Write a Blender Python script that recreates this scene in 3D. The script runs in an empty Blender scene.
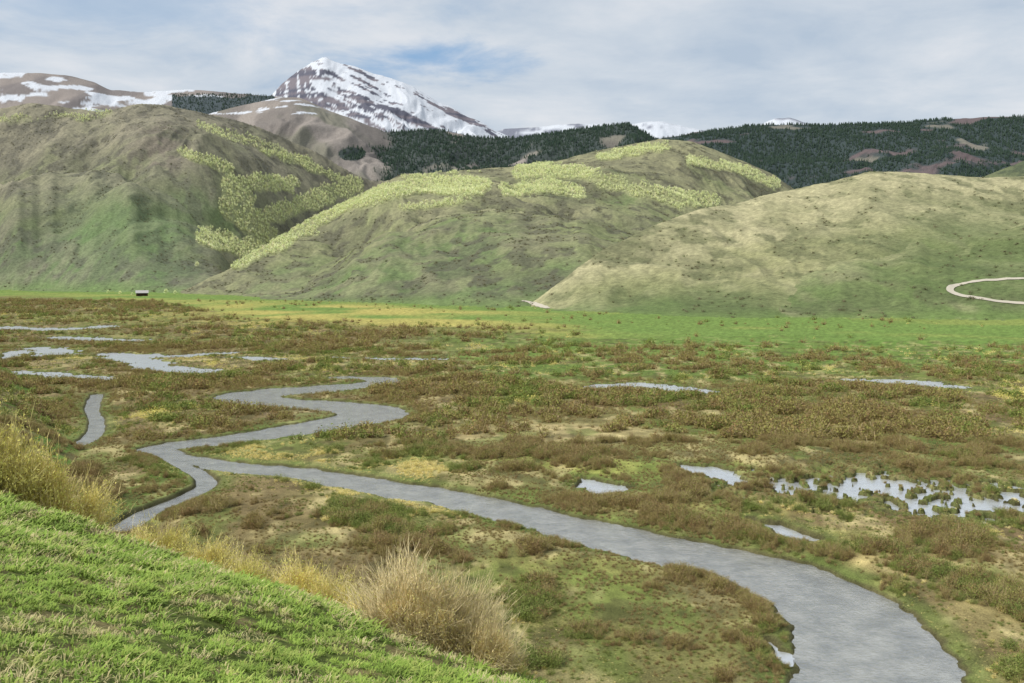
import bpy, math, time, numpy as np
from mathutils import Vector
T0=time.time()
rng=np.random.default_rng(7)
H=40.0; HV=265.0; F=1024.0
sc=bpy.context.scene
# ---------------------------------------------------------------- helpers
def lin(c):
    c=np.array(c,dtype=float)/255
    return np.where(c<=0.04045,c/12.92,((c+0.055)/1.055)**2.4)
def C(r,g,b,k=1.25): return lin((r,g,b))/k
R=rng.random((256,256))
def vn(x,y,s=0):
    x=x+s*37.17; y=y+s*11.71
    xi=np.floor(x).astype(np.int64); yi=np.floor(y).astype(np.int64)
    fx=x-xi; fy=y-yi
    fx=fx*fx*(3-2*fx); fy=fy*fy*(3-2*fy)
    x0=xi&255; x1=(xi+1)&255; y0=yi&255; y1=(yi+1)&255
    return (R[x0,y0]*(1-fx)+R[x1,y0]*fx)*(1-fy)+(R[x0,y1]*(1-fx)+R[x1,y1]*fx)*fy
def fbm(x,y,o=4,s=0,g=0.5):
    t=0;a=1;n=0
    for i in range(o):
        t=t+a*vn(x,y,s+i*3); n+=a; a*=g
        x,y=(x*0.8-y*0.6)*2.03,(x*0.6+y*0.8)*2.03
    return t/n
def ridged(x,y,o=4,s=0,g=0.5):
    t=0;a=1;n=0
    for i in range(o):
        q=2*vn(x,y,s+i*3)-1
        t=t+a*(1-np.sqrt(q*q+0.01)); n+=a; a*=g
        x,y=(x*0.8-y*0.6)*2.03,(x*0.6+y*0.8)*2.03
    return t/n
def ss(a,b,x):
    t=np.clip((x-a)/(b-a),0,1); return t*t*(3-2*t)
def mix(a,b,f):
    return a*(1-f[:,None])+b*f[:,None]
def g0(u,v):           # survey bearing -> point on the valley floor
    Y=H*F/(v-HV); return ((u-512)/F*Y,Y)
def polydist(x,y,pts,w=None):
    best=np.full(x.shape,1e9)
    for i in range(len(pts)-1):
        ax,ay=pts[i]; bx,by=pts[i+1]
        dx,dy=bx-ax,by-ay
        t=np.clip(((x-ax)*dx+(y-ay)*dy)/(dx*dx+dy*dy+1e-9),0,1)
        d=np.hypot(x-ax-t*dx,y-ay-t*dy)
        if w is not None: d=d-(w[i]*(1-t)+w[i+1]*t)/2
        best=np.minimum(best,d)
    return best
def smooth_line(p,n=5):
    p=np.array(p,float); out=[]
    for i in range(len(p)-1):
        a=p[max(i-1,0)];b=p[i];c=p[i+1];d=p[min(i+2,len(p)-1)]
        for k in range(n):
            t=k/n
            out.append(0.5*((2*b)+(-a+c)*t+(2*a-5*b+4*c-d)*t*t+(-a+3*b-3*c+d)*t**3))
    out.append(p[-1]); return np.array(out)
# ---------------------------------------------------------------- water courses
def course(l,n=4):
    w=[(*g0(u,v),ww) for u,v,ww in l]
    s=smooth_line(w,n); return s[:,:2],s[:,2]
river_p,river_w=course([(340,377,9),(385,379,10),(370,384,13),(320,388,17),(268,392,19),(246,397,17),(275,402,17),(330,405,18),(368,409,19),(372,415,18),(340,422,17),(290,430,14),(240,437,12),(195,443,10.5),(158,447,7),(176,455,5),(215,463,7),(260,469,9),(310,474,10),(355,481,10.5),(400,490,11),(450,498,10.5),(500,508,11.5),(550,521,11.5),(600,533,12.5),(650,545,12.5),(700,556,13.5),(745,565,13),(785,578,14),(823,598,14.5),(854,622,14.5),(872,648,15),(876,675,15),(868,720,16)])
creek_p,creek_w=course([(155,448,4),(178,462,3),(200,474,3.2),(206,485,3.8),(185,497,4.0),(150,511,4.4),(118,530,5)])
ditch_p,ditch_w=course([(97,394,3.4),(92,408,3.6),(97,422,3.6),(92,436,3.8),(76,445,3.4)])
pond_lines=[course(l) for l in [
 [(590,387,7),(630,384,14),(665,387,15),(712,391,8)],
 [(858,380,10),(900,381,15),(935,384,13),(965,388,7)],
 [(120,357,15),(150,362,18),(150,366,15),(197,371,17)],
 [(40,348,18),(58,352,16),(45,355,14)],
 [(18,372,11),(50,374,11),(120,378,8)],
 [(0,327,18),(60,329,22),(110,326,18)],
 [(110,354,14),(170,356,14),(225,353,13)],
 [(60,337,14),(130,340,16)],
 [(245,357,12),(275,359,12)],
 [(0,358,10),(16,352,10),(28,350,10)],
 [(640,459,2.5),(665,462,3.5),(690,466,4)],
 [(330,357,4),(420,359,8),(450,358,5)],
 [(752,520,1.2),(775,527,4),(798,537,5.5)],
 [(580,478,2.5),(600,485,7.5),(610,490,7),(598,497,1)],
 [(738,482,3.5),(712,470,8),(680,466,3)],
 [(768,640,0.8),(780,652,1.6),(792,664,1.2)],
]]
marshes=[(*g0(870,488),24,14),(*g0(965,506),19,11),(*g0(1060,500),16,12),(*g0(820,484),12,9)]
def water_sd(x,y):
    wob=(fbm(x/7,y/7,3,5)-0.5)*3.2
    k=np.clip(y/180,0.6,3)
    wf=(fbm(x/1.6,y/2.2,3,6)-0.5)
    r=polydist(x,y,river_p,river_w)+wob*0.9*k+wf*1.6
    c=np.minimum(polydist(x,y,creek_p,creek_w),polydist(x,y,ditch_p,ditch_w))+wob*0.3+wf*0.5
    p=np.full(x.shape,1e9)
    for pp,pw in pond_lines:
        p=np.minimum(p,polydist(x,y,pp,pw))
    p=p+(wob*1.5+wf*3.5)*k+0.3
    for cx,cy,a,b in marshes:
        e=np.hypot((x-cx)/a,(y-cy)/b)
        p=np.minimum(p,(e-1)*b*0.55+(fbm(x/1.5,y/2.2,3,9)-0.42)*19)
    return r,c,p
# ---------------------------------------------------------------- hills
FOOT=smooth_line([(-66,150),(-80,185),(-96,227),(-120,268),(-150,320),(-240,480),(-320,640),(-380,760)],3)
base_u=[-400,0,150,200,300,400,500,540,600,700,850,1024,1500]
base_v=[288,290,293,297,301,304,307,310,314,318,319,321,323]
def ybase(u): return H*F/(np.interp(u,base_u,base_v)-HV)
LAY={
'right':dict(id=10,amp=20,sx=140,sy=420,p=1.15,c=[(500,320,960,925),(530,304,980,925),(560,281,1000,890),(600,250,1080,836),(650,226,1180,800),(700,208,1260,773),(740,202,1320,770),(765,195,1360,768),(800,187,1400,766),(840,179,1420,764),(870,171,1430,762),(900,171,1430,760),(940,174,1430,750),(980,177,1420,740),(1024,176,1400,731),(1150,170,1400,700),(1500,160,1400,650)]),
'right_spur':dict(id=21,amp=12,sx=110,sy=300,p=1.0,c=[(640,330,900,790),(700,312,920,775),(780,290,960,768),(850,266,1010,764),(920,244,1050,756),(980,231,1060,740),(1024,223,1060,731),(1100,212,1060,715),(1500,190,1060,650)]),
'center':dict(id=11,amp=62,sx=200,sy=420,p=1.4,c=[(120,300,1400,1380),(180,292,1400,1300),(230,268,1500,1240),(300,226,1900,1138),(350,201,2150,1090),(380,186,2300,1060),(400,174,2400,1050),(450,171,2450,990),(520,166,2550,960),(560,160,2650,980),(600,150,2750,1120),(640,143,2850,1300),(660,139,2900,1380),(690,141,2900,1480),(710,148,2900,1540),(740,160,2900,1600),(765,170,2900,1650),(790,185,2900,1700),(850,235,2900,1800),(900,300,2900,1900)]),
'center_bench':dict(id=19,amp=24,sx=130,sy=300,p=1.05,c=[(240,300,1330,1220),(300,280,1400,1138),(350,252,1500,1090),(400,232,1600,1050),(450,218,1700,1010),(500,213,1750,960),(550,217,1750,930),(600,224,1700,930),(640,236,1600,940),(680,256,1500,950),(740,300,1400,980)]),
'left':dict(id=12,amp=90,sx=230,sy=560,p=1.35,c=[(-500,90,2500,1700),(-100,112,2500,1650),(0,108,2500,1600),(30,102,2500,1560),(60,105,2500,1530),(100,112,2500,1490),(140,103,2550,1463),(165,105,2600,1480),(200,112,2650,1550),(230,118,2700,1680),(260,127,2800,1850),(290,140,2850,2050),(320,152,2900,2200),(345,168,2950,2350),(370,180,3000,2450),(390,179,3050,2550),(430,190,3050,2650),(500,240,3000,2700)]),
'left_shoulder':dict(id=20,amp=38,sx=170,sy=380,p=1.1,c=[(-500,160,2000,1650),(-100,178,2000,1620),(0,182,2000,1600),(40,176,2000,1550),(80,170,2050,1510),(120,170,2080,1480),(150,180,2050,1463),(185,204,1950,1450),(212,230,1850,1440),(235,262,1700,1430),(255,296,1600,1420)]),
'mid':dict(id=13,amp=120,sx=230,sy=600,p=1.0,c=[(100,150,4200,3100),(180,122,4200,3100),(220,110,4200,3100),(250,103,4200,3100),(280,98,4200,3100),(300,98,4200,3100),(330,111,4200,3100),(350,118,4200,3100),(385,131,4200,3100),(400,130,4200,3100),(440,130,4300,3100),(480,137,4300,3100),(520,138,4300,3100),(560,133,4300,3100),(600,127,4300,3100),(630,125,4300,3100),(645,133,4300,3150),(665,144,4300,3150),(700,160,4300,3150),(760,200,4300,3150)]),
'forest':dict(id=14,amp=120,sx=300,sy=600,p=1.05,c=[(560,220,4600,3000),(600,170,4600,3000),(640,146,4600,3000),(665,138,4600,3000),(700,132,4600,3000),(740,127,4600,3000),(770,124,4600,3000),(820,124,4600,3000),(870,124,4600,3000),(920,121,4600,3000),(980,117,4600,3000),(1024,116,4600,3000),(1500,105,4600,3000)]),
'farleft':dict(id=15,amp=120,sx=300,sy=500,p=1.1,c=[(-500,80,6500,4600),(-50,76,6500,4600),(0,73,6500,4600),(40,73,6500,4600),(70,76,6500,4600),(95,82,6500,4600),(110,90,6500,4600),(150,92,6500,4600),(190,90,6500,4600),(220,92,6500,4600),(250,95,6500,4600),(285,97,6500,4600),(320,125,6500,4600),(360,180,6500,4600)]),
'peak':dict(id=16,amp=300,sx=380,sy=900,p=1.15,c=[(180,140,8500,6600),(220,112,8500,6500),(255,99,8500,6400),(270,95,8500,6300),(283,82,8500,6200),(300,70,8500,6100),(314,62,8500,6000),(325,56,8500,6000),(336,62,8500,6000),(360,68,8500,6000),(385,77,8500,6000),(410,87,8500,6000),(430,97,8500,6100),(460,112,8500,6200),(490,127,8500,6300),(510,137,8500,6500),(560,165,8500,6600)]),
'farsnow':dict(id=17,amp=160,sx=400,sy=700,p=1.1,c=[(420,150,11500,9500),(480,136,11500,9500),(505,130,11500,9500),(530,128,11500,9500),(560,124,11500,9500),(600,124,11500,9500),(640,123,11500,9500),(660,121,11500,9500),(690,128,11500,9500),(720,134,11500,9500),(755,127,11500,9500),(775,119,11500,9500),(790,117,11500,9500),(812,125,11500,9500),(860,140,11500,9500),(1500,160,11500,9500)]),
'rightfar':dict(id=18,amp=30,sx=200,sy=400,p=1.0,c=[(940,215,2600,1900),(985,176,2600,1900),(1005,168,2600,1900),(1024,160,2600,1900),(1100,150,2600,1900),(1500,140,2600,1900)]),
}
UG=np.arange(-900,2000,1.0)
def gsm(a,s):
    k=np.exp(-0.5*(np.arange(-4*s,4*s+1)/s)**2); k/=k.sum()
    return np.convolve(np.pad(a,(4*s,4*s),'edge'),k,'valid')
for L in LAY.values():
    c_=np.array(L['c'],float)
    L['vg']=gsm(np.interp(UG,c_[:,0],c_[:,1]),5 if L['id'] in (10,11,12) else (10 if L['id']>=19 else 2))
    L['cg']=gsm(np.interp(UG,c_[:,0],c_[:,2]),35); L['bg']=gsm(np.interp(UG,c_[:,0],c_[:,3]),35)
    L['bmin']=c_[:,3].min()
def terrain(x,y):
    n=x.size
    ysafe=np.maximum(y,5.0)
    u=512+F*x/ysafe
    z=np.full(n,0.0); lid=np.zeros(n,int); tt=np.zeros(n); rel=np.zeros(n)
    m=(y<1900)
    xv,yv=x[m],y[m]
    zz=0.1+0.5*(fbm(xv/5,yv/6,3,2)-0.35)+0.5*ss(0.5,0.7,fbm(xv/45,yv/45,2,4))
    zz=np.maximum(zz,0.0)
    r=np.full(xv.shape,1e9);c=r.copy();p=r.copy()
    q=(yv>70)&(yv<760)
    r[q],c[q],p[q]=water_sd(xv[q],yv[q])
    sd=np.minimum(np.minimum(r,c),p)
    zz=zz*(0.15+0.85*ss(2,2+0.03*yv,sd))
    bank=np.clip(yv/400,0.8,2)
    k=ss(-1.2,0.9,sd/bank)
    zz=(zz+0.35*ss(0.5,2.5,r)*(1-ss(150,260,yv)))*k+(-1.3)*(1-k)
    z[m]=zz
    W=[np.full(n,1e9) for _ in range(3)]
    for a,b in zip(W,(r,c,p)): a[m]=b
    m=(y<760)
    xv,yv=x[m],y[m]
    dd=polydist(xv,yv,FOOT)
    fx=np.interp(yv,FOOT[:,1],FOOT[:,0])
    s=np.where((xv<fx)&(yv>150),dd,-dd)
    s=s+(fbm(xv/25,yv/25,3,8)-0.5)*10
    z2=np.where(yv>150,np.minimum(s*0.42,30+s*0.1),-9)
    w2=ss(150,190,yv)*(1-ss(430,640,yv))
    z2=z2*w2-3*(1-w2)
    d=0.61*xv+0.79*yv
    sp=np.logaddexp(0,(d-15.5)/1.2)*1.2
    z1=H-1.7-0.26*xv-0.302*yv-0.25*sp
    z1=np.minimum(z1,H-1.7+6)
    amp=ss(3,9,d)
    z1=z1+amp*((fbm(xv/3.2,yv/3.2,4,21)-0.5)*0.7+(fbm(xv/0.5,yv/0.5,3,22)-0.5)*0.12)
    cur=z[m]; li=lid[m]
    a=z2>np.maximum(cur,0.15); cur=np.where(a,z2,cur); li=np.where(a,2,li)
    a=(z1>cur); cur=np.where(a,z1,cur); li=np.where(a,1,li)
    z[m]=cur; lid[m]=li
    for nm,L in LAY.items():
        m=(y>L['bmin']*0.9)&(y>600)
        if not m.any(): continue
        um,xm,ym=u[m],x[m],y[m]
        yb=np.interp(um,UG,L['bg']); yc=np.interp(um,UG,L['cg']); vc=np.interp(um,UG,L['vg'])
        id_=L['id']
        sc_id=id_>=19
        yb=yb+(fbm(um/60,um*0+7,3,id_+5)-0.5)*0.10*(yc-yb)
        yc=yc+(fbm(um/50,um*0+9,3,id_+25)-0.5)*(300 if sc_id else 0)*(yc/1700)
        jag={16:4.0,15:1.6,17:2.5,13:1.5,14:1.8,19:9,20:9,21:5}.get(id_,2.0)
        vc=vc+(fbm(um/(30 if sc_id else 14),um*0+3,4,id_)-0.5)*jag
        zr=H+(HV-vc)/F*yc
        t=(ym-yb)/(yc-yb)
        tc=np.clip(t,0,1)
        g=(0.74*tc+0.26*ss(0.0,1.0,tc))**L['p'] if not sc_id else (0.5*tc+0.5*np.sin(tc*math.pi/2))**L['p']
        f=np.where(t<1,g,1-(0.9*(t-1)**2+0.12*(t-1) if sc_id else 1.1*(t-1)))
        sx,sy=L['sx'],L['sy']
        wx=xm+(fbm(xm/(sx*1.6),ym/(sx*1.6),3,id_+40)-0.5)*sx*2.0+(0.3*ym if id_ in (10,11,19,21) else 0)
        rd=ridged(wx/sx,ym/sy,6,id_,0.5)
        big=fbm(xm/(sx*2.2),ym/(sx*2.6),2,id_+60)
        env=ss(0,0.4,t)*(np.clip((1-t)*3.0,0,1) if not sc_id else np.clip((1.8-t)*2,0,1))+0.06*ss(0,1,t)
        zz=zr*f+L['amp']*env*((rd-0.62)*1.1+(big-0.5)*1.4)
        zz=np.where(t<0,-60,zz)
        zz=np.where(zr<3,-60,zz)
        cur=z[m]
        a=zz>cur
        idx=np.where(m)[0][a]
        z[idx]=zz[a]; lid[idx]=id_; tt[idx]=np.clip(t[a],0,1.5); rel[idx]=rd[a]
    return dict(z=z,lid=lid,t=tt,rel=rel,u=u,r=W[0],c=W[1],p=W[2])
# ---------------------------------------------------------------- ground zones (world ellipses on the valley floor)
def zone(u,v,ru,rv): 
    x,y=g0(u,v); return (x,y,ru*y/F,rv*y*y/(H*F))
TAN=C(204,184,132);GRN=C(120,146,70);BRN=C(138,122,84);RED=C(132,106,80);OLV=C(138,136,82);DGR=C(100,110,60)
ZON=[
 (zone(540,436,110,13),TAN,.85,.15),(zone(620,470,150,9),C(164,168,90),.85,.4),(zone(480,462,110,6),C(148,152,84),.7,.4),
 (zone(950,575,90,22),C(202,184,124),.85,.35),(zone(1000,625,50,30),C(176,162,106),.6,.6),(zone(700,512,110,16),C(164,160,94),.75,.5),
 (zone(600,585,130,30),C(156,156,88),.7,.75),(zone(820,349,420,19),GRN,.95,.1),(zone(620,372,200,7),C(110,134,62),.85,.3),
 (zone(480,377,60,5),GRN,.8,.3),(zone(850,336,360,8),C(114,144,66),.95,.05),(zone(330,316,220,7),C(186,174,96),.9,.05),
 (zone(100,318,160,6),C(140,140,80),.6,.5),(zone(430,343,70,4),C(116,128,66),.6,.6),(zone(560,340,110,5),C(116,132,66),.7,.5),
 (zone(130,500,80,25),C(112,136,62),.8,.5),(zone(100,460,60,15),C(124,136,70),.6,.5),(zone(165,480,25,14),C(112,140,62),.8,.2),
 (zone(700,403,260,8),RED,.7,1.8),(zone(900,420,160,14),RED,.65,1.8),(zone(250,350,200,10),BRN,.5,1.6),(zone(400,425,60,10),BRN,.6,1.6),
 (zone(900,452,150,16),DGR,.6,1.6),(zone(420,395,50,8),BRN,.6,1.7),(zone(300,412,30,5),C(166,144,118),.7,1.6),(zone(200,417,40,12),C(126,124,72),.6,1.2),
 (zone(60,362,60,5),C(170,154,112),.6,.3),(zone(400,363,80,3),TAN,.7,.3),(zone(330,345,60,3),TAN,.5,.3),(zone(470,405,30,6),C(122,126,74),.5,1),
 (zone(380,500,90,12),C(132,128,78),.6,1.6),(zone(560,640,80,25),C(138,134,78),.5,1.7),(zone(860,545,60,14),C(158,158,90),.6,.6),(zone(840,580,20,8),DGR,.5,1.2),
 (zone(330,540,90,20),C(140,130,84),.5,1.9),(zone(700,610,70,18),BRN,.4,1.7),
]
def zones(x,y):
    w=[]
    wx=(fbm(x/14,y/14,4,31)-0.5)*1.8
    for (cx,cy,a,b),col,st,sf in ZON:
        e=((x-cx)/a)**2+((y-cy)/b)**2
        w.append(st*(1-ss(0.3,1.6,e+wx)))
    return w
def edge_start(u): return np.interp(u,[0,150,260,500,700],[0.80,0.80,0.64,0.66,0.72])
def shrub_density(x,y):
    n=fbm(x/38,y/55,3,50); f=fbm(x/6,y/9,3,53)
    d=ss(0.33,0.52,n)*0.6+0.4
    for w,(zn,col,st,sf) in zip(zones(x,y),ZON): d=d*(1-w)+d*sf*w
    d=d*(0.15+0.85*ss(0.32,0.50,f))
    u=512+F*x/y
    e0=edge_start(u)
    d*=1-ss(e0-0.06,e0+0.03,y/ybase(u))*0.97
    return d
# ---------------------------------------------------------------- build terrain grid
a=np.arange(-12,36,0.3); b=np.arange(36,98,0.8)
v=np.arange(683,323,-0.8); c=H*F/(v-HV)
d=np.arange(c[-1]+6,2700,6.0); e=np.arange(2700,4700,9.0); f=np.arange(4700,8800,18.0); g=np.arange(8800,13000,60.0)
Yr=np.concatenate([a,b,c,d,e,f,g])
col=np.concatenate([np.linspace(-0.95,-0.54,70)[:-1],np.linspace(-0.54,0.54,900),np.linspace(0.54,0.95,70)[1:]])
NR,NC=len(Yr),len(col)
YY=np.repeat(Yr,NC); XX=np.tile(col,NR)*(YY+30)
T=terrain(XX,YY)
Z,LID,TT,REL,U=T['z'],T['lid'],T['t'],T['rel'],T['u']
V=HV-(Z-H)/np.maximum(YY,5)*F
print('grid',NR,NC,time.time()-T0)
def grid_mesh(name,x,y,z,sel=None):
    i=np.arange((NR-1)*NC).reshape(NR-1,NC)[:,:-1].ravel()
    q=np.stack([i,i+1,i+1+NC,i+NC],1)
    if sel is not None: q=q[sel[q].any(1)]
    used=np.unique(q); re=np.full(NR*NC,-1); re[used]=np.arange(len(used)); q=re[q]
    me=bpy.data.meshes.new(name)
    me.vertices.add(len(used)); me.vertices.foreach_set('co',np.stack([x[used],y[used],z[used]],1).astype(np.float32).ravel())
    me.loops.add(q.size); me.loops.foreach_set('vertex_index',q.ravel().astype(np.int32))
    me.polygons.add(len(q)); me.polygons.foreach_set('loop_start',np.arange(0,q.size,4,dtype=np.int32)); me.polygons.foreach_set('loop_total',np.full(len(q),4,np.int32))
    me.polygons.foreach_set('use_smooth',np.ones(len(q),bool))
    me.update(calc_edges=True)
    ob=bpy.data.objects.new(name,me); sc.collection.objects.link(ob)
    return ob,used
# ---------------------------------------------------------------- colours
N=XX.size
COL=np.zeros((N,3))
def fld(m,sx,sy,o,s): return fbm(XX[m]/sx,YY[m]/sy,o,s)
m=LID==0
x,y,u=XX[m],YY[m],U[m]
n1=fld(m,45,70,4,70); n2=fld(m,5,9,4,71); n3=fld(m,1.5,2.5,3,73)
yb=y/ybase(u)
e0=edge_start(u)
edge=ss(e0-0.05,e0+0.03,yb+(fld(m,60,25,3,79)-0.5)*0.14)
cc=mix(np.tile(OLV,(x.size,1)),BRN,ss(0.38,0.6,n1))
cc=mix(cc,RED,0.5*ss(0.5,0.7,fld(m,70,60,3,75)))
for w,(zn,cl,st,sf) in zip(zones(x,y),ZON): cc=mix(cc,cl,w)
cc=mix(cc,C(200,184,130),0.8*ss(0.53,0.69,n2)*(1-0.6*ss(420,560,y))); cc=mix(cc,C(112,130,62),0.6*ss(0.52,0.68,fld(m,9,14,4,77)))
cc=mix(cc,C(92,88,56),0.6*ss(0.56,0.7,fld(m,4,8,4,78)))
gold=np.exp(-((u-360)/190)**2)
g5=fld(m,60,70,4,80)
strip=mix(np.tile(C(126,152,76),(x.size,1)),C(196,184,104),np.clip(gold*ss(0.28,0.6,g5)*(1-ss(0.88,0.98,yb))*0.9+0.25*ss(0.5,0.7,g5),0,1))
cc=mix(cc,strip,edge*0.97)
sd=np.minimum(np.minimum(T['r'][m],T['c'][m]),T['p'][m])
cc=mix(cc,C(112,130,66),0.6*(1-ss(1.5,5.0,sd)))
cc=mix(cc,C(88,80,58),0.85*(1-ss(0.2,1.1,sd)))
cc*=(0.62+0.76*n3)[:,None]
COL[m]=cc
m=LID==2
cc=mix(np.tile(C(116,142,66),(m.sum(),1)),C(156,150,92),ss(0.42,0.62,fld(m,9,12,4,81)))
cc=mix(cc,C(124,110,76),0.8*ss(0.54,0.66,fld(m,5,7,3,83)))
COL[m]=cc
m=LID==1
cc=mix(np.tile(C(98,110,50,1.3),(m.sum(),1)),C(150,138,90,1.4),ss(0.47,0.65,fld(m,0.6,0.6,4,85)))
d_=0.61*XX[m]+0.79*YY[m]
cc=mix(cc,C(146,142,86),0.7*ss(20,34,d_))
COL[m]=cc
def hill(id,low,midc,top,dark,k=1.0,tsh=0.0,ts=1.0,gul=0.6):
    m=LID==id
    t=TT[m]*ts; n=fld(m,130,200,5,90+id); nf=fld(m,20,30,5,91+id); ns=fld(m,5,8,3,93+id); nm_=fld(m,55,80,4,96+id)
    cc=mix(np.tile(low,(m.sum(),1)),midc,ss(0.05,0.5,t+(n-0.5)*1.4+tsh))
    cc=mix(cc,top,ss(0.45,0.95,t+(n-0.5)*1.2+tsh))
    cc=mix(cc,top,0.45*ss(0.54,0.66,fld(m,40,90,4,95+id)))
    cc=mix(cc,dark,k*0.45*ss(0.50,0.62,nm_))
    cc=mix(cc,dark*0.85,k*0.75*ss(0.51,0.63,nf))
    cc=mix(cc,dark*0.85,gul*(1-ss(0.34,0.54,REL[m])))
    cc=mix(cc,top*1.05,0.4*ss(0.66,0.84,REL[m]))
    cc*=(0.66+0.68*ns)[:,None]
    cc=mix(cc,C(120,144,72),0.7*(1-ss(0.0,0.10,TT[m])))
    return m,cc
def haze_tint(cc,a): return cc*(1-a)+lin((176,190,204))*0.75*a  # blue-grey aerial haze baked into the hill colours, amount set per layer
RA=(C(114,130,74),C(158,156,108),C(190,182,138),C(112,116,76))
w_r=lambda m:np.clip(np.exp(-(((U[m]-970)/90)**2+((V[m]-250)/36)**2))*1.3+0.8*np.exp(-(((U[m]-700)/140)**2+((V[m]-300)/18)**2)),0,1)
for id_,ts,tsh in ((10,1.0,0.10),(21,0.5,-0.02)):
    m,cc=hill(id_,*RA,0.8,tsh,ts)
    cc=mix(cc,C(100,118,62)*(0.8+0.4*fld(m,20,30,3,199))[:,None],0.65*w_r(m)); COL[m]=haze_tint(cc,0.03)
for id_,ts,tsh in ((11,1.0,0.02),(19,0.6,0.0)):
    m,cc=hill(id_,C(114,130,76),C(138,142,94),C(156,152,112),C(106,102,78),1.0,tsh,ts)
    COL[m]=haze_tint(cc,0.05)
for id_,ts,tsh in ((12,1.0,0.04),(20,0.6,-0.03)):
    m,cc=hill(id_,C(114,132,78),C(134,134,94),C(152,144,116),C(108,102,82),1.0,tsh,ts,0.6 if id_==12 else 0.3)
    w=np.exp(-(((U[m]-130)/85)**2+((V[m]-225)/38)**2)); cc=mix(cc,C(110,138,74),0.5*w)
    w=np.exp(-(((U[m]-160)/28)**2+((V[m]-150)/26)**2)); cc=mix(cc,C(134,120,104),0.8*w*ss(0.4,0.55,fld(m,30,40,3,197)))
    COL[m]=haze_tint(cc,0.07)
m,cc=hill(18,C(98,112,66),C(110,118,72),C(120,125,80),C(80,90,56),1)
COL[m]=haze_tint(cc,0.06)
SNOW=C(240,243,248,1.35)
m=LID==13
n=fld(m,90,260,4,120)
cc=mix(np.tile(C(136,126,116),(m.sum(),1)),C(166,154,142),ss(0.4,0.6,n))
cc=mix(cc,C(124,122,98),0.7*ss(0.45,0.65,fld(m,200,200,3,122)))
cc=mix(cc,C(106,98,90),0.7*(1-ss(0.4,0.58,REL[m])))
sn=ss(0.55,0.60,fbm(XX[m]/90,Z[m]/18,4,124)+(REL[m]-0.6)*-0.2)*(V[m]<114)*(U[m]<330)
cc=mix(cc,SNOW,sn*0.95)
FM13=lambda u,v,n:ss(372,395,u+(n-0.5)*40)*ss(0.22,0.34,n)
blob=lambda u,v:(np.exp(-(((u-352)/16)**2+((v-154)/8)**2))>0.5)*1.0
fm=np.maximum(FM13(U[m],V[m],fld(m,160,160,3,126)),blob(U[m],V[m]))
cc=mix(cc,C(54,66,58),fm*0.92)
COL[m]=haze_tint(cc,0.07)
m=LID==14
n=fld(m,240,200,4,130)
cc=np.tile(C(54,66,60),(m.sum(),1))
cc=mix(cc,C(118,96,92),0.8*ss(0.58,0.66,fld(m,260,110,4,131)))
cc=mix(cc,C(140,132,114),0.8*ss(0.65,0.70,n))
COL[m]=haze_tint(cc,0.08)
m=LID==15
sn=ss(0.54,0.59,fbm(XX[m]/160,(Z[m])/45+XX[m]/400,5,140)+0.05*(V[m]<90))
cc=mix(np.tile(C(134,122,114),(m.sum(),1)),C(158,144,132),ss(0.4,0.6,fld(m,150,200,3,142)))
cc=mix(cc,SNOW,sn*0.95)
cc=mix(cc,C(58,70,68),0.95*((U[m]>172)&(U[m]<275)&(V[m]>93+6*fld(m,120,120,2,143))))
COL[m]=haze_tint(cc,0.12)
m=LID==16
x,z,uu,vv=XX[m],Z[m],U[m],V[m]
px=-1552.0
rock=mix(np.tile(C(98,96,108),(m.sum(),1)),C(134,124,128),ss(0.4,0.6,fbm(x/400,z/18,3,150)))
q1=z+0.50*(x-px)
diag=fbm(q1/36,(x-px)/380,4,152)
strat=fbm(x/600,(z+0.1*x)/22,4,153)
coul=ridged((x+(z-1600)*0.35)/95,z/600,4,154)
right=ss(-150,150,(x-px)-(1650-z)*0.25)
s_=right*(diag*1.0+0.35*strat+0.06)+(1-right)*(0.7*coul+0.45*strat-0.06)
s_=s_+(fbm(x/40,z/26,3,156)-0.5)*0.36
s_=s_+0.06*ss(1250,1500,z)*right-0.08*(1-right)*ss(1500,1300,z)-0.05*ss(102,118,vv)
vis=(uu>270)&(uu<510)&(vv<135)
thr=np.quantile(s_[vis],0.46)
sn=ss(thr-0.015,thr+0.02,s_)
cc=mix(rock,SNOW,sn)
COL[m]=haze_tint(cc,0.08)
m=LID==17
sn=ss(0.40,0.5,fbm(XX[m]/260,Z[m]/70,4,160))
COL[m]=haze_tint(mix(np.tile(C(130,130,142),(m.sum(),1)),SNOW,sn),0.15)
# ---- aspen grove masks (hillside benches, gullies) 
def seg(u,v,pts,wd):
    return np.exp(-np.maximum(polydist(u,v,pts),0)**2/(wd*wd))
AW=np.zeros(N)
m=(LID==11)|(LID==19)
uu,vv=U[m],V[m]; nn=fld(m,35,50,4,170)
G=np.maximum.reduce([seg(uu,vv,[(240,262),(290,235),(340,208),(385,192)],11),seg(uu,vv,[(370,194),(430,184),(482,188)],12),seg(uu,vv,[(505,192),(550,186),(578,193)],9),seg(uu,vv,[(520,172),(580,174),(640,190),(712,203)],9),seg(uu,vv,[(690,160),(740,170),(775,184)],6),seg(uu,vv,[(640,188),(680,206)],8),0.85*seg(uu,vv,[(600,158),(640,150),(665,148)],6),0.8*seg(uu,vv,[(400,208),(470,202)],5)])
AW[m]=ss(0.40,0.47,G*0.8+(nn-0.5)*0.8)
m=(LID==12)|(LID==20)
uu,vv=U[m],V[m]; nn=fld(m,35,50,4,171)
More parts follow.
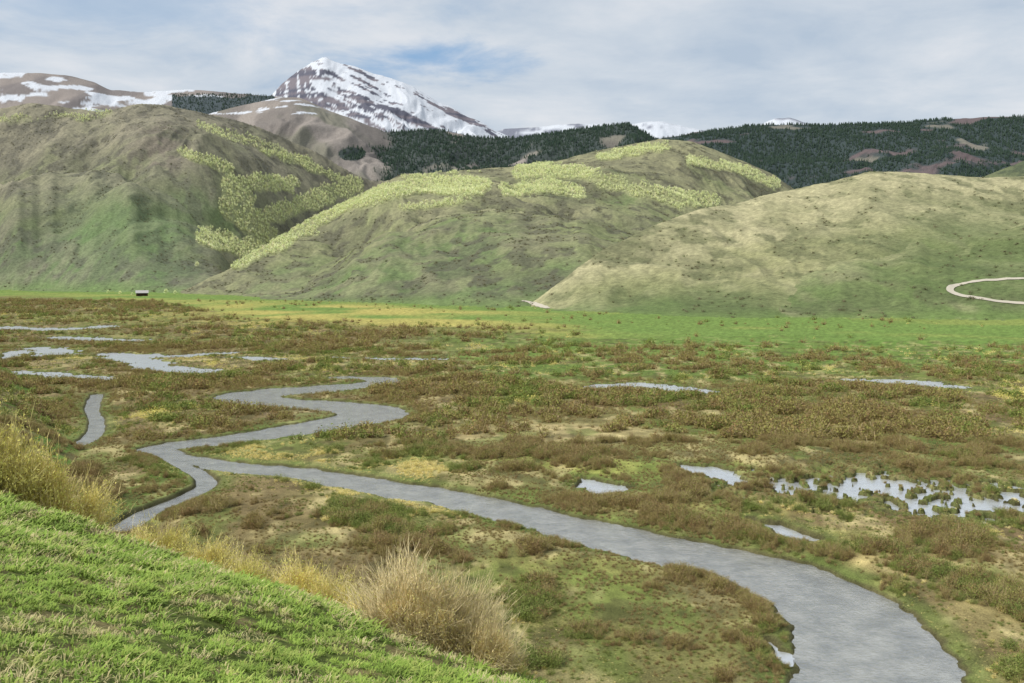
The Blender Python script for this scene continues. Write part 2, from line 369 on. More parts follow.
G=np.maximum.reduce([seg(uu,vv,[(205,238),(250,250),(270,235),(225,205),(240,195)],13),seg(uu,vv,[(255,222),(300,205),(350,188)],11),0.7*seg(uu,vv,[(0,122),(60,118),(110,114)],7),0.7*seg(uu,vv,[(200,128),(260,145),(320,170),(360,186)],9),seg(uu,vv,[(230,182),(290,185)],9),0.85*seg(uu,vv,[(180,150),(230,170),(250,200)],7)])
AW[m]=ss(0.40,0.47,G*0.8+(nn-0.5)*0.8)*np.where(vv<150,0.4,1.0)
COL=mix(COL,C(166,168,124),AW*0.8)
# materials -------------------------------------------------------
def newmat(name):
    mt=bpy.data.materials.new(name); mt.use_nodes=True
    nt=mt.node_tree; nt.nodes.clear()
    o=nt.nodes.new('ShaderNodeOutputMaterial'); p=nt.nodes.new('ShaderNodeBsdfPrincipled')
    nt.links.new(p.outputs[0],o.inputs[0])
    p.inputs['Roughness'].default_value=0.9; p.inputs['Specular IOR Level'].default_value=0.1
    return mt,nt,p
def nd(nt,t,**k):
    n=nt.nodes.new(t)
    for a_,b_ in k.items(): setattr(n,a_,b_)
    return n
mt,nt,p=newmat('terrain_material')
at=nd(nt,'ShaderNodeAttribute',attribute_name='Col'); geo=nd(nt,'ShaderNodeNewGeometry')
n1=nd(nt,'ShaderNodeTexNoise'); n1.inputs['Scale'].default_value=5; n1.inputs['Detail'].default_value=4
n2=nd(nt,'ShaderNodeTexNoise'); n2.inputs['Scale'].default_value=0.22; n2.inputs['Detail'].default_value=7; n2.inputs['Roughness'].default_value=0.7
for q in (n1,n2): nt.links.new(geo.outputs['Position'],q.inputs['Vector'])
ml=nd(nt,'ShaderNodeMath',operation='ADD'); nt.links.new(n1.outputs[0],ml.inputs[0]); nt.links.new(n2.outputs[0],ml.inputs[1])
mr=nd(nt,'ShaderNodeMapRange'); mr.inputs[1].default_value=0.6; mr.inputs[2].default_value=1.4; mr.inputs[3].default_value=0.3; mr.inputs[4].default_value=1.7
nt.links.new(ml.outputs[0],mr.inputs[0])
vm=nd(nt,'ShaderNodeVectorMath',operation='SCALE'); nt.links.new(at.outputs['Color'],vm.inputs[0]); nt.links.new(mr.outputs[0],vm.inputs['Scale'])
nt.links.new(vm.outputs[0],p.inputs['Base Color'])
bp=nd(nt,'ShaderNodeBump'); bp.inputs['Strength'].default_value=0.6; bp.inputs['Distance'].default_value=0.2
nt.links.new(ml.outputs[0],bp.inputs['Height']); nt.links.new(bp.outputs[0],p.inputs['Normal'])
TERR=mt
ob,used=grid_mesh('terrain',XX,YY,Z)
ca=ob.data.color_attributes.new('Col','FLOAT_COLOR','POINT')
ca.data.foreach_set('color',np.concatenate([COL,np.ones((N,1))],1)[used].astype(np.float32).ravel())
ob.data.materials.append(TERR)
def watermat(name,colr,gl,sc_,st,rough,contrast=0.4):
    mt,nt,p=newmat(name)
    geo=nd(nt,'ShaderNodeNewGeometry')
    n=nd(nt,'ShaderNodeTexNoise'); n.inputs['Scale'].default_value=sc_; n.inputs['Detail'].default_value=6; n.inputs['Roughness'].default_value=0.65; nt.links.new(geo.outputs['Position'],n.inputs['Vector'])
    nb=nd(nt,'ShaderNodeTexNoise'); nb.inputs['Scale'].default_value=0.25; nb.inputs['Detail'].default_value=9; nb.inputs['Roughness'].default_value=0.75; nt.links.new(geo.outputs['Position'],nb.inputs['Vector'])
    r=nd(nt,'ShaderNodeMapRange'); r.inputs[1].default_value=0.35; r.inputs[2].default_value=0.65; r.inputs[3].default_value=1-contrast; r.inputs[4].default_value=1+contrast; nt.links.new(nb.outputs[0],r.inputs[0])
    s=nd(nt,'ShaderNodeVectorMath',operation='SCALE'); s.inputs[0].default_value=colr; nt.links.new(r.outputs[0],s.inputs['Scale']); nt.links.new(s.outputs[0],p.inputs['Base Color'])
    b=nd(nt,'ShaderNodeBump'); b.inputs['Strength'].default_value=st; b.inputs['Distance'].default_value=0.15
    nt.links.new(n.outputs[0],b.inputs['Height']); nt.links.new(b.outputs[0],p.inputs['Normal'])
    p.inputs['Roughness'].default_value=rough; p.inputs['Specular IOR Level'].default_value=0.5; p.inputs['IOR'].default_value=1.33
    g_=nd(nt,'ShaderNodeBsdfGlossy'); g_.inputs['Roughness'].default_value=rough; g_.inputs['Color'].default_value=(.95,.97,1,1); nt.links.new(b.outputs[0],g_.inputs['Normal'])
    mx=nd(nt,'ShaderNodeMixShader'); mx.inputs[0].default_value=gl; nt.links.new(p.outputs[0],mx.inputs[1]); nt.links.new(g_.outputs[0],mx.inputs[2])
    o=[q for q in nt.nodes if q.type=='OUTPUT_MATERIAL'][0]; nt.links.new(mx.outputs[0],o.inputs[0])
    return mt
WR=watermat('river_water',(.29,.28,.24),.36,2.0,1.0,.10,.45); WP=watermat('pond_water',(.55,.56,.55),.5,1.2,.4,.25,.15)
wet=(LID==0)&(Z<-0.2)&(YY>60)
kind=np.argmin(np.stack([T['r'],T['c'],T['p']]),0)
for kid,nm,mat_,zz in ((0,'river',WR,-0.30),(1,'creek',WR,-0.304),(2,'pond',WP,-0.308)):
    sel=wet&(kind==kid)
    if sel.any():
        o,_=grid_mesh(nm,XX,YY,np.full(N,zz),sel); o.data.materials.append(mat_)
print('ground',time.time()-T0)
# ---------------------------------------------------------------- vegetation prototypes
def raw_mesh(name,verts,faces,mats,midx=None):
    me=bpy.data.meshes.new(name); me.from_pydata([tuple(v) for v in verts],[],faces)
    for k in mats: me.materials.append(k)
    if midx is not None: me.polygons.foreach_set('material_index',np.array(midx,np.int32))
    me.update(); return me
def shrub_mesh(name,n,h,r,w,segs,leaves,ls,seed,mats,side=0):
    g=np.random.default_rng(seed); V_=[];F_=[];M_=[]
    def ribbon(P,w0,mi):
        a=g.random()*6.28; px=np.array([math.cos(a),math.sin(a),0])
        b0=len(V_); K=len(P)
        for i,q in enumerate(P):
            ww=w0*(1-0.8*i/(K-1))/2
            V_.append(q-px*ww); V_.append(q+px*ww)
        for i in range(K-1):
            F_.append((b0+2*i,b0+2*i+1,b0+2*i+3,b0+2*i+2)); M_.append(mi)
    lob=[(g.random()*6.28,g.random()) for _ in range(5)]
    for i in range(n):
        ph=g.random()*6.283; le=math.sqrt(g.random())*1.35
        k=g.uniform(0.6,1.0)*(0.8+0.25*math.sin(ph*2+lob[0][0])+0.12*math.sin(ph*5+lob[1][0]))
        end=np.array([r*math.sin(le)*math.cos(ph)*k,r*math.sin(le)*math.sin(ph)*k,h*(math.cos(le)*0.85+0.15)*k])
        b=np.array([g.normal()*r*.16,g.normal()*r*.16,0])
        jit=g.normal(size=3)*0.05*r
        at_=lambda s: b*(1-s*0.5)+np.array([end[0]*s**1.35,end[1]*s**1.35,end[2]*s**0.85])+jit*math.sin(s*3.1)
        ribbon([at_(s) for s in np.linspace(0,1,segs+1)],w,0)
        for j in range(side):
            q=at_(g.uniform(0.35,0.95))
            dr=(end/np.linalg.norm(end)+g.normal(size=3)*0.45); dr[2]=abs(dr[2])+0.2; dr/=np.linalg.norm(dr)
            ln=h*g.uniform(0.10,0.26)
            ribbon([q,q+dr*ln*0.5+g.normal(size=3)*ln*.05,q+dr*ln],w*0.6,0)
        for j in range(leaves):
            q=at_(g.uniform(0.45,1.0))+g.normal(size=3)*ls*1.2
            A=g.normal(size=3);A/=np.linalg.norm(A);B=g.normal(size=3);B/=np.linalg.norm(B)
            b0=len(V_); V_.extend([q,q+A*ls,q+B*ls*0.8]); F_.append((b0,b0+1,b0+2)); M_.append(1)
    return raw_mesh(name,V_,F_,mats,M_)
def varmat(name,cols,jit=0.25,rough=0.9,noise_scale=None):
    mt,nt,p=newmat(name)
    oi=nd(nt,'ShaderNodeObjectInfo'); cr=nd(nt,'ShaderNodeValToRGB'); cr.color_ramp.interpolation='LINEAR'
    el=cr.color_ramp.elements
    while len(el)<len(cols): el.new(0.5)
    for i,c_ in enumerate(cols): el[i].position=i/(len(cols)-1); el[i].color=(*c_,1)
    nt.links.new(oi.outputs['Random'],cr.inputs[0])
    geo=nd(nt,'ShaderNodeNewGeometry'); n=nd(nt,'ShaderNodeTexNoise'); n.inputs['Scale'].default_value=noise_scale or 3.0; n.inputs['Detail'].default_value=2
    nt.links.new(geo.outputs['Position'],n.inputs['Vector'])
    mr=nd(nt,'ShaderNodeMapRange'); mr.inputs[1].default_value=0.3; mr.inputs[2].default_value=0.7; mr.inputs[3].default_value=1-jit; mr.inputs[4].default_value=1+jit
    nt.links.new(n.outputs[0],mr.inputs[0])
    s=nd(nt,'ShaderNodeVectorMath',operation='SCALE'); nt.links.new(cr.outputs[0],s.inputs[0]); nt.links.new(mr.outputs[0],s.inputs['Scale']); nt.links.new(s.outputs[0],p.inputs['Base Color'])
    p.inputs['Roughness'].default_value=rough
    return mt
K=0.76
tw_br=varmat('willow_twigs_brown',[C(128,106,80,K),C(140,120,88,K),C(158,140,106,K),C(124,116,80,K)])
lf_br=varmat('willow_buds_olive',[C(132,116,72,K),C(132,126,72,K),C(134,134,72,K),C(144,112,80,K)])
tw_gr=varmat('shrub_twigs',[C(118,116,76,K),C(130,128,80,K),C(144,134,92,K)])
lf_gr=varmat('shrub_leaves',[C(106,118,60,K),C(120,132,64,K),C(98,114,58,K),C(138,140,76,K)])
K=0.68
st_m=varmat('straw_twigs',[C(204,188,136,K),C(192,178,122,K),C(180,170,112,K),C(212,198,148,K)])
st_l=varmat('straw_buds',[C(190,182,102,K),C(176,172,90,K),C(202,190,114,K)])
K=0.68
big_t=varmat('willow_bush_twigs',[C(176,160,120,K),C(190,176,136,K),C(158,146,106,K)],0.4)
big_l=varmat('willow_bush_buds',[C(156,152,88,K),C(176,168,104,K)],0.3)
def instancer(name,child_name,mesh,x,y,z,s):
    n=len(x)
    if n==0: return
    a=rng.random(n)*6.283; h=s/2
    ca,sa=np.cos(a)*h,np.sin(a)*h
    dx=np.stack([-ca+sa,ca+sa,ca-sa,-ca-sa],1); dy=np.stack([-sa-ca,sa-ca,sa+ca,-sa+ca],1)
    co=np.stack([x[:,None]+dx,y[:,None]+dy,np.repeat(z[:,None],4,1)],2).reshape(-1,3)
    me=bpy.data.meshes.new(name)
    me.vertices.add(4*n); me.vertices.foreach_set('co',co.astype(np.float32).ravel())
    me.loops.add(4*n); me.loops.foreach_set('vertex_index',np.arange(4*n,dtype=np.int32))
    me.polygons.add(n); me.polygons.foreach_set('loop_start',np.arange(0,4*n,4,dtype=np.int32)); me.polygons.foreach_set('loop_total',np.full(n,4,np.int32))
    me.update(calc_edges=True)
    o=bpy.data.objects.new(name,me); sc.collection.objects.link(o)
    o.instance_type='FACES'; o.use_instance_faces_scale=True; o.instance_faces_scale=1.0
    o.show_instancer_for_render=False; o.show_instancer_for_viewport=False
    ch=bpy.data.objects.new(child_name,mesh); sc.collection.objects.link(ch); ch.parent=o
    return o
NP={'brown':[shrub_mesh('willow%d'%i,110,0.95,0.78,0.03,2,4,0.055,100+i,[tw_br,lf_br]) for i in range(4)],
 'green':[shrub_mesh('shrub%d'%i,70,0.8,0.8,0.03,2,7,0.06,200+i,[tw_gr,lf_gr]) for i in range(3)],
 'straw':[shrub_mesh('straw%d'%i,70,0.75,0.75,0.04,2,1,0.06,300+i,[st_m,st_l]) for i in range(2)]}
FP={'brown':[shrub_mesh('willow_far%d'%i,26,0.95,0.9,0.13,1,3,0.16,111+i,[tw_br,lf_br]) for i in range(2)],
 'green':[shrub_mesh('shrub_far%d'%i,20,0.85,0.9,0.12,1,4,0.18,211+i,[tw_gr,lf_gr]) for i in range(2)],
 'straw':[shrub_mesh('straw_far',20,0.7,0.85,0.13,1,1,0.2,311,[st_m,st_l])]}
def cand(n,y0,y1,half=0.60):
    y=np.sqrt(rng.random(n)*(y1*y1-y0*y0)+y0*y0); x=(rng.random(n)*2-1)*half*(y+10)
    return x,y
tot=0
for n,y0,y1,s0,protos in ((72000,80,230,1.05,NP),(100000,230,500,1.25,FP),(80000,500,1150,1.6,FP)):
    x,y=cand(n,y0,y1)
    t=terrain(x,y)
    sd=np.minimum(np.minimum(t['r'],t['c']),t['p'])
    D=shrub_density(x,y)*1.15
    D=np.maximum(D,0.75*ss(9,2,sd)*ss(0.33,0.5,fbm(x/9,y/9,2,59)))
    k=(rng.random(n)<D)&(((t['lid']==0)&(sd>0.8)&(t['z']>-0.1))|((t['lid']==2)&(rng.random(n)<0.5)))
    x,y,z,sd=x[k],y[k],t['z'][k],sd[k]
    cl=fbm(x/7,y/8,3,57)
    s=s0*(0.5+2.0*ss(0.43,0.66,cl))*(0.5+0.65*rng.random(len(x)))
    s=np.minimum(s,np.maximum(0.4,0.3+sd*np.minimum(0.8,60.0/y)))
    hue=fbm(x/24,y/34,3,58)+(rng.random(len(x))-.5)*0.24+0.05*ss(5,1,sd)
    kind=np.where(hue<0.53,'b',np.where(hue<0.63,'g','s'))
    for kk,key,nm,cn in (('b','brown','willow_shrubs','willow_shrub'),('g','green','green_shrubs','green_shrub'),('s','straw','dry_grass_clumps','dry_clump')):
        P=protos[key]; pick=rng.integers(0,len(P),len(x))
        for i,me in enumerate(P):
            q=(kind==kk)&(pick==i)
            instancer(nm,cn,me,x[q],y[q],z[q]-0.05,s[q]*(0.5 if kk=='s' else 1))
    tot+=len(x)
print('shrubs',tot,time.time()-T0)
# ---------------------------------------------------------------- conifers, aspens
con_m=varmat('conifer_needles',[C(52,68,58,.95),C(60,76,62,.95),C(70,84,70,.95),C(54,70,64,.95)],0.2)
bark=varmat('tree_bark',[C(120,112,98),C(150,146,132)],0.1)
asp_m=varmat('aspen_leaves',[C(168,172,130,.5),C(178,180,136,.5),C(158,166,122,.5),C(182,176,144,.5)],0.15)
def conifer(seed):
    g=np.random.default_rng(seed);V_=[];F_=[];M_=[]
    def cone(z0,z1,r,n,mi):
        b=len(V_)
        for i in range(n):
            a=6.283*i/n; rr=r*g.uniform(.7,1.15); V_.append((rr*math.cos(a),rr*math.sin(a),z0+g.uniform(-.03,.03)))
        V_.append((0,0,z1))
        for i in range(n): F_.append((b+i,b+(i+1)%n,b+n)); M_.append(mi)
    cone(0,0.5,0.03,4,1)
    for i in range(3): cone(0.1+0.26*i,0.52+0.24*i,0.26*(1-0.24*i),6,0)
    return raw_mesh('conifer%d'%seed,V_,F_,[con_m,bark],M_)
def aspen(seed,mat,n=44,l=0.09):
    g=np.random.default_rng(seed);V_=[];F_=[];M_=[]
    for (a0,b0) in [((0,0,0),(0.02,0,0.85)),((0,0,.35),(.16,.05,.7)),((0,0,.4),(-.15,.08,.75)),((0,0,.45),(0,-.16,.8))]:
        b=len(V_); a0=np.array(a0);b0=np.array(b0)
        for k in range(3):
            o=np.array([math.cos(2.09*k),math.sin(2.09*k),0])*0.018; V_.append(a0+o)
        V_.append(b0)
        for k in range(3): F_.append((b+k,b+(k+1)%3,b+3)); M_.append(1)
    for i in range(n):
        q=g.normal(size=3); q/=np.linalg.norm(q); q*=g.random()**0.4
        q=np.array([q[0]*.27,q[1]*.27,.60+q[2]*.38]); 
        A=g.normal(size=3)*l;B=g.normal(size=3)*l
        b=len(V_); V_.extend([q,q+A,q+B]); F_.append((b,b+1,b+2)); M_.append(0)
    return raw_mesh('aspen%d'%seed,V_,F_,[mat,bark],M_)
dY=np.gradient(Yr); area=np.repeat(dY,NC)*np.tile(np.gradient(col),NR)*(YY+30)
def scatter(mask_w,spacing):
    idx=np.where((mask_w>0.02)&(np.abs(U-512)<640))[0]
    w=area[idx]*mask_w[idx]/(spacing*spacing)
    k=rng.poisson(w); ids=np.repeat(idx,k)
    xx=XX[ids]+(rng.random(len(ids))-.5)*YY[ids]*(1.4/1024); yy=YY[ids]+(rng.random(len(ids))-.5)*np.repeat(dY,NC)[ids]
    return xx,yy,terrain(xx,yy)['z']
w=np.zeros(N)
m=LID==13; w[m]=np.maximum(FM13(U[m],V[m],fld(m,160,160,3,126)),blob(U[m],V[m]))*(U[m]<760)
m=LID==14; w[m]=(1-ss(0.54,0.64,fld(m,260,110,4,131)))*(1-ss(0.60,0.66,fld(m,240,200,4,130)))
m=(LID==15); w[m]=((U[m]>172)&(U[m]<275)&(V[m]>94))*0.5
w*=(TT<1.02)
x,y,z=scatter(w,9)
print('conifers',len(x))
pick=rng.integers(0,2,len(x))
for i in range(2):
    q=pick==i; instancer('conifer_forest','conifer_tree',conifer(i+1),x[q],y[q],z[q]-0.5,rng.uniform(8,15,q.sum()))
x,y,z=scatter(AW*(TT<1.03),4.8)
print('aspens',len(x))
pick=rng.integers(0,2,len(x))
for i in range(2):
    q=pick==i; instancer('aspen_grove','aspen_tree',aspen(i+11,asp_m),x[q],y[q],z[q]-0.3,rng.uniform(5,8.5,q.sum()))
w=np.zeros(N)
for id_,kk in ((10,0.35),(11,0.8),(12,0.9),(19,0.8),(20,0.8),(21,0.4)):
    m=LID==id_
    w[m]=kk*(ss(0.50,0.64,fld(m,20,30,5,91+id_))+0.9*(1-ss(0.36,0.50,REL[m])))*(TT[m]<1.3)*(1-AW[m])
sag=varmat('sage_leaves',[C(116,112,84,.9),C(124,116,90,.9),C(106,104,78,.9),C(112,120,80,.9)])
sg=shrub_mesh('sage',14,0.8,0.8,0.16,1,3,0.25,401,[sag,sag])
x,y,z=scatter(w,9)
print('sage',len(x)); instancer('sagebrush','sage_shrub',sg,x,y,z-0.1,rng.uniform(1.3,3.6,len(x)))
# ---------------------------------------------------------------- foreground grass
gm=varmat('meadow_grass',[C(120,144,62,.85),C(134,154,68,.85),C(110,134,58,.85),C(156,162,88,.85)],0.3,0.7,2.5)
gd=varmat('dry_grass',[C(200,188,142,.9),C(184,172,122,.9),C(162,158,108,.9)],0.2)
def tuft(seed,n,h,r,w,mat):
    g=np.random.default_rng(seed);V_=[];F_=[]
    for i in range(n):
        a=g.random()*6.28; rr=r*math.sqrt(g.random()); b=np.array([rr*math.cos(a),rr*math.sin(a),-0.01])
        d=np.array([math.cos(a)+g.normal()*.5,math.sin(a)+g.normal()*.5,0])*g.uniform(.3,1.3)
        hh=h*g.uniform(.4,1.1); p_=np.array([-d[1],d[0],0]); p_=p_/(np.linalg.norm(p_)+1e-6)*w/2
        m1=b+np.array([d[0]*hh*.45,d[1]*hh*.45,hh*.6]); e1=b+np.array([d[0]*hh*1.1,d[1]*hh*1.1,hh*g.uniform(.4,1)])
        k=len(V_); V_.extend([b-p_*.6,b+p_*.6,m1+p_,m1-p_,e1]); F_.append((k,k+1,k+2,k+3)); F_.append((k+3,k+2,k+4))
    return raw_mesh('tuft%d'%seed,V_,F_,[mat])
n=120000
yy=rng.uniform(3,55,n); xx=rng.uniform(-1,1,n)*(4+0.60*(yy+5))
d_=0.61*xx+0.79*yy
pat=0.65*fbm(xx/0.3,yy/0.3,3,184)+0.35*fbm(xx/2.5,yy/2.5,2,185)
keep=(d_<28)&(d_>2)&(rng.random(n)<np.clip(13/np.maximum(yy,7),0,1.3)*(0.25+1.0*ss(0.38,0.58,pat)))
xx,yy,pat=xx[keep],yy[keep],pat[keep]; t=terrain(xx,yy); k=t['lid']==1; xx,yy,zz,pat=xx[k],yy[k],t['z'][k],pat[k]
dry=(fbm(xx/0.8,yy/0.8,4,180)+(rng.random(len(xx))-.5)*.5)>0.63
sz=(0.2+1.4*pat)*np.clip(yy/14,0.8,2.0)*(0.6+0.8*rng.random(len(xx)))
pick=rng.integers(0,3,len(xx))
for i in range(3):
    q=(~dry)&(pick==i); instancer('meadow_grass','grass_tuft',tuft(500+i,30,0.07,0.11,0.017,gm),xx[q],yy[q],zz[q],sz[q])
q=dry; instancer('dry_grass','dry_tuft',tuft(510,20,0.07,0.10,0.009,gd),xx[q],yy[q],zz[q],sz[q])
print('tufts',len(xx),time.time()-T0)
# ---------------------------------------------------------------- individual bushes
def hz(x,y): return float(terrain(np.array([x]),np.array([y]))['z'][0])
bm=shrub_mesh('willow_bush_mesh',1300,1.0,1.0,0.014,5,5,0.02,701,[big_t,big_l],side=4)
bm2=shrub_mesh('straw_bush_mesh',600,1.0,0.9,0.02,4,10,0.034,702,[st_m,st_l],side=3)
def bush(me,u,Y,hgt,wid,dz=0):
    x=(u-512)/F*Y; o=bpy.data.objects.new('willow_bush',me); sc.collection.objects.link(o)
    o.location=(x,Y,hz(x,Y)-0.05+dz); o.scale=(wid,wid,hgt); o.rotation_euler=(0,0,rng.random()*6.28); return o
bush(bm,408,21,2.1,1.75); bush(bm,486,20.3,1.5,1.3); bush(bm,448,20.6,1.95,1.6)
for u,Y,h_,w_ in [(8,38,4.0,2.7),(42,39,3.7,2.6),(78,41,3.1,2.2),(-30,37,4.2,2.8),(165,36,2.1,1.5),(205,34,2.0,1.5),(250,33,1.9,1.3),(300,29,1.8,1.4),(335,28,1.7,1.2),(140,44,2.4,1.7),(235,42,2.8,1.8),(285,38,2.5,1.6),(362,26,1.4,.9),(320,34,2.3,1.4),(120,60,2.8,2),(505,23,1.2,.8)]:
    bush(bm2,u,Y,h_,w_)
# ---------------------------------------------------------------- cabin, lone trees
def ray(u,v,y0=200,y1=2600):
    ys=np.arange(y0,y1,3.0); xs=(u-512)/F*ys; zs=terrain(xs,ys)['z']; rz=H-(v-HV)/F*ys
    i=np.argmax(zs>=rz); return float(xs[i]),float(ys[i]),float(zs[i])
def simple(name,c_,r=0.8):
    mt,nt,p=newmat(name); n=nd(nt,'ShaderNodeTexNoise'); n.inputs['Scale'].default_value=2; n.inputs['Detail'].default_value=4
    geo=nd(nt,'ShaderNodeNewGeometry'); nt.links.new(geo.outputs['Position'],n.inputs[0])
    cr=nd(nt,'ShaderNodeValToRGB'); cr.color_ramp.elements[0].color=(*(c_*0.75),1); cr.color_ramp.elements[1].color=(*(c_*1.2),1); nt.links.new(n.outputs[0],cr.inputs[0]); nt.links.new(cr.outputs[0],p.inputs['Base Color']); p.inputs['Roughness'].default_value=r; return mt
wood=simple('cabin_logs',C(78,58,44)); roofm=simple('metal_roof',C(205,200,195),0.5); glass=simple('window_dark',C(40,45,50),0.2)
cx,cy,cz=ray(142,296,900,2000)
E=bpy.data.objects.new('log_cabin',None); sc.collection.objects.link(E); E.location=(cx,cy,cz-0.3); E.rotation_euler=(0,0,0.35)
def part(nm,V_,F_,mt):
    o=bpy.data.objects.new(nm,raw_mesh(nm,V_,F_,[mt])); sc.collection.objects.link(o); o.parent=E; return o
def box(nm,x0,x1,y0,y1,z0,z1,mt):
    return part(nm,[(x0,y0,z0),(x1,y0,z0),(x1,y1,z0),(x0,y1,z0),(x0,y0,z1),(x1,y0,z1),(x1,y1,z1),(x0,y1,z1)],[(0,3,2,1),(4,5,6,7),(0,1,5,4),(1,2,6,5),(2,3,7,6),(3,0,4,7)],mt)
part('walls',[(-7,-4,-1),(7,-4,-1),(7,4,-1),(-7,4,-1),(-7,-4,4.6),(7,-4,4.6),(7,4,4.6),(-7,4,4.6),(-7,0,7.2),(7,0,7.2)],[(0,1,5,4),(1,2,6,9,5),(2,3,7,6),(3,0,4,8,7)],wood)
part('roof',[(-7.8,-4.8,4.2),(7.8,-4.8,4.2),(7.8,0,7.5),(-7.8,0,7.5),(-7.8,4.8,4.2),(7.8,4.8,4.2),(-7.8,-4.8,3.95),(7.8,-4.8,3.95),(7.8,0,7.25),(-7.8,0,7.25),(-7.8,4.8,3.95),(7.8,4.8,3.95)],[(0,1,2,3),(3,2,5,4),(7,6,9,8),(8,9,10,11),(0,6,7,1),(5,11,10,4),(0,3,9,6),(3,4,10,9),(1,7,8,2),(2,8,11,5)],roofm)
for i,a0 in enumerate((-4.5,2.8)): box('window_%d'%(i+1),a0,a0+1.6,-4.06,-3.98,1.3,2.7,glass)
box('door',-0.7,0.5,-4.07,-3.98,0,2.2,glass); box('chimney',3,4,0.6,1.6,6,8.6,wood)
tr=aspen(31,asp_m,260,0.05)
for u,v,s_ in ((166,295,9),(175,295,7),(197,268,11),(120,295,6),(132,296,5),(108,294,6)):
    a_,b_,c_=ray(u,v,900,2400); o=bpy.data.objects.new('aspen_tree',tr); sc.collection.objects.link(o); o.location=(a_,b_,c_-.2); o.scale=(s_*1.2,s_*1.2,s_)
# ---------------------------------------------------------------- dirt roads
dirt=simple('dirt_road_surface',C(214,204,184),0.95)
def road(name,pts,wd,y0,y1):
    P=[ray(u,v,y0,y1) for u,v in pts]; P=smooth_line([(a_,b_) for a_,b_,_ in P],14)
    T_=np.gradient(P,axis=0); nrm=np.stack([-T_[:,1],T_[:,0]],1); nrm/=np.linalg.norm(nrm,axis=1)[:,None]+1e-9
    V_=[];F_=[]
    K_=4
    for i,(q,nn_) in enumerate(zip(P,nrm)):
        for k in range(K_+1):
            r_=q+nn_*wd*(k/K_-.5); V_.append((r_[0],r_[1],hz(r_[0],r_[1])+0.45))
    for i in range(len(P)-1):
        for k in range(K_): a_=i*(K_+1)+k; F_.append((a_,a_+1,a_+K_+2,a_+K_+1))
    o=bpy.data.objects.new(name,raw_mesh(name,V_,F_,[dirt])); sc.collection.objects.link(o)
road('dirt_road',[(1060,277),(1024,279),(985,281),(958,286),(950,291),(962,297),(990,301),(1024,305),(1060,309)],5.5,740,1300)
road('dirt_track',[(522,301),(530,303),(538,306),(548,309)],5,860,1300)
# ---------------------------------------------------------------- light, sky
AZ=math.radians(-112); EL=math.radians(47)
dr=Vector((math.sin(AZ)*math.cos(EL),math.cos(AZ)*math.cos(EL),math.sin(EL)))
L=bpy.data.lights.new('sun','SUN'); L.energy=3.2; L.angle=math.radians(6); L.color=(1,.97,.925)
lo=bpy.data.objects.new('sun',L); sc.collection.objects.link(lo); lo.rotation_euler=dr.to_track_quat('Z','Y').to_euler()
W_=bpy.data.worlds.new('World'); sc.world=W_; W_.use_nodes=True; nt=W_.node_tree; nt.nodes.clear()
out=nd(nt,'ShaderNodeOutputWorld'); bs=nd(nt,'ShaderNodeBackground'); bs.inputs[1].default_value=0.11
sky=nd(nt,'ShaderNodeTexSky',sky_type='NISHITA'); sky.sun_disc=False; sky.sun_elevation=EL; sky.sun_rotation=AZ
nt.links.new(sky.outputs[0],bs.inputs[0])
tc=nd(nt,'ShaderNodeTexCoord'); sx=nd(nt,'ShaderNodeSeparateXYZ'); nt.links.new(tc.outputs['Generated'],sx.inputs[0])
def M(op,a_,b_=None):
    n=nd(nt,'ShaderNodeMath',operation=op)
    for i,q in enumerate((a_,b_)):
        if q is None: continue
        if isinstance(q,(int,float)): n.inputs[i].default_value=q
        else: nt.links.new(q,n.inputs[i])
    return n.outputs[0]
zz=M('ADD',M('MAXIMUM',sx.outputs[2],0.0),0.16)
cxy=nd(nt,'ShaderNodeCombineXYZ'); nt.links.new(M('DIVIDE',sx.outputs[0],zz),cxy.inputs[0]); nt.links.new(M('DIVIDE',sx.outputs[1],zz),cxy.inputs[1])
def cnoise(s,d_,dist=0.0,ro=.55):
    n=nd(nt,'ShaderNodeTexNoise'); n.inputs['Scale'].default_value=s; n.inputs['Detail'].default_value=d_; n.inputs['Distortion'].default_value=dist; n.inputs['Roughness'].default_value=ro
    nt.links.new(cxy.outputs[0],n.inputs['Vector']); return n.outputs[0]
ca_=cnoise(0.8,8,0.5); cb_=cnoise(2.4,7,0.3,.6)
crp=nd(nt,'ShaderNodeValToRGB'); el=crp.color_ramp.elements
el[0].position=0.38; el[0].color=(*lin((184,199,216)),1); el[1].position=0.62; el[1].color=(*lin((232,234,238)),1)
e_=el.new(0.5); e_.color=(*lin((208,217,227)),1)
nt.links.new(M('ADD',M('MULTIPLY',ca_,0.6),M('MULTIPLY',cb_,0.4)),crp.inputs[0])
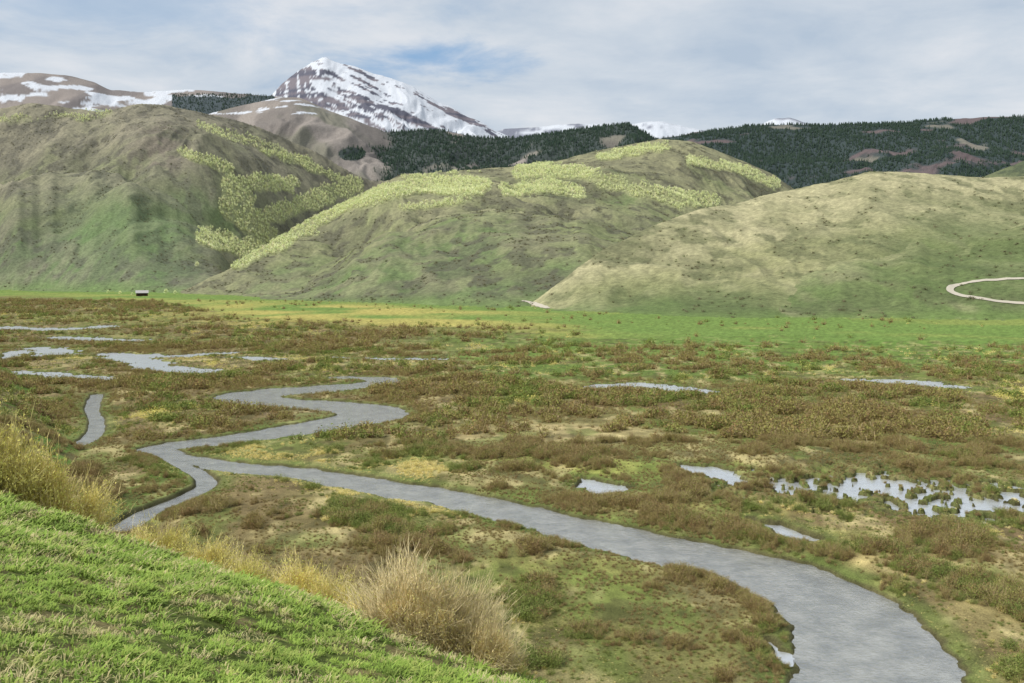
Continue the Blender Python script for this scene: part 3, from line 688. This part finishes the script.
cb=nd(nt,'ShaderNodeBackground'); cb.inputs[1].default_value=1.0; nt.links.new(crp.outputs[0],cb.inputs[0])
def gapm(cx_,cz_,kx,kz,nz,amt):
    dx=M('MULTIPLY',M('SUBTRACT',sx.outputs[0],cx_),kx); dz=M('MULTIPLY',M('SUBTRACT',sx.outputs[2],cz_),kz)
    rad=M('SQRT',M('ADD',M('MULTIPLY',dx,dx),M('MULTIPLY',dz,dz)))
    rad=M('ADD',rad,M('MULTIPLY',M('SUBTRACT',cb_,0.5),nz))
    gap=nd(nt,'ShaderNodeMapRange',interpolation_type='SMOOTHSTEP'); gap.inputs[1].default_value=0.1; gap.inputs[2].default_value=1.5; gap.inputs[3].default_value=amt; gap.inputs[4].default_value=0.0
    nt.links.new(rad,gap.inputs[0]); return M('MULTIPLY',gap.outputs[0],M('GREATER_THAN',sx.outputs[1],0))
g1=gapm(-0.07,0.193,12.0,50.0,4.0,0.8); g2=gapm(-0.36,0.235,5.0,22.0,4.0,0.3)
blue=nd(nt,'ShaderNodeBackground'); blue.inputs[0].default_value=(*lin((120,168,214)),1)
mb=nd(nt,'ShaderNodeMixShader'); nt.links.new(M('MAXIMUM',g1,g2),mb.inputs[0]); nt.links.new(cb.outputs[0],mb.inputs[1]); nt.links.new(blue.outputs[0],mb.inputs[2])
mx=nd(nt,'ShaderNodeMixShader'); mx.inputs[0].default_value=0.93
nt.links.new(bs.outputs[0],mx.inputs[1]); nt.links.new(mb.outputs[0],mx.inputs[2]); nt.links.new(mx.outputs[0],out.inputs[0])
# ---------------------------------------------------------------- camera
cam=bpy.data.cameras.new('camera'); cam.lens=36; cam.sensor_width=36; cam.shift_y=-(341.5-HV)/1024; cam.clip_end=30000; cam.clip_start=0.2
co=bpy.data.objects.new('camera',cam); sc.collection.objects.link(co); co.location=(0,0,H); co.rotation_euler=(math.radians(90),0,0); sc.camera=co
sc.view_settings.view_transform='Standard'; sc.view_settings.look='None'; sc.view_settings.exposure=0
print('done',time.time()-T0)
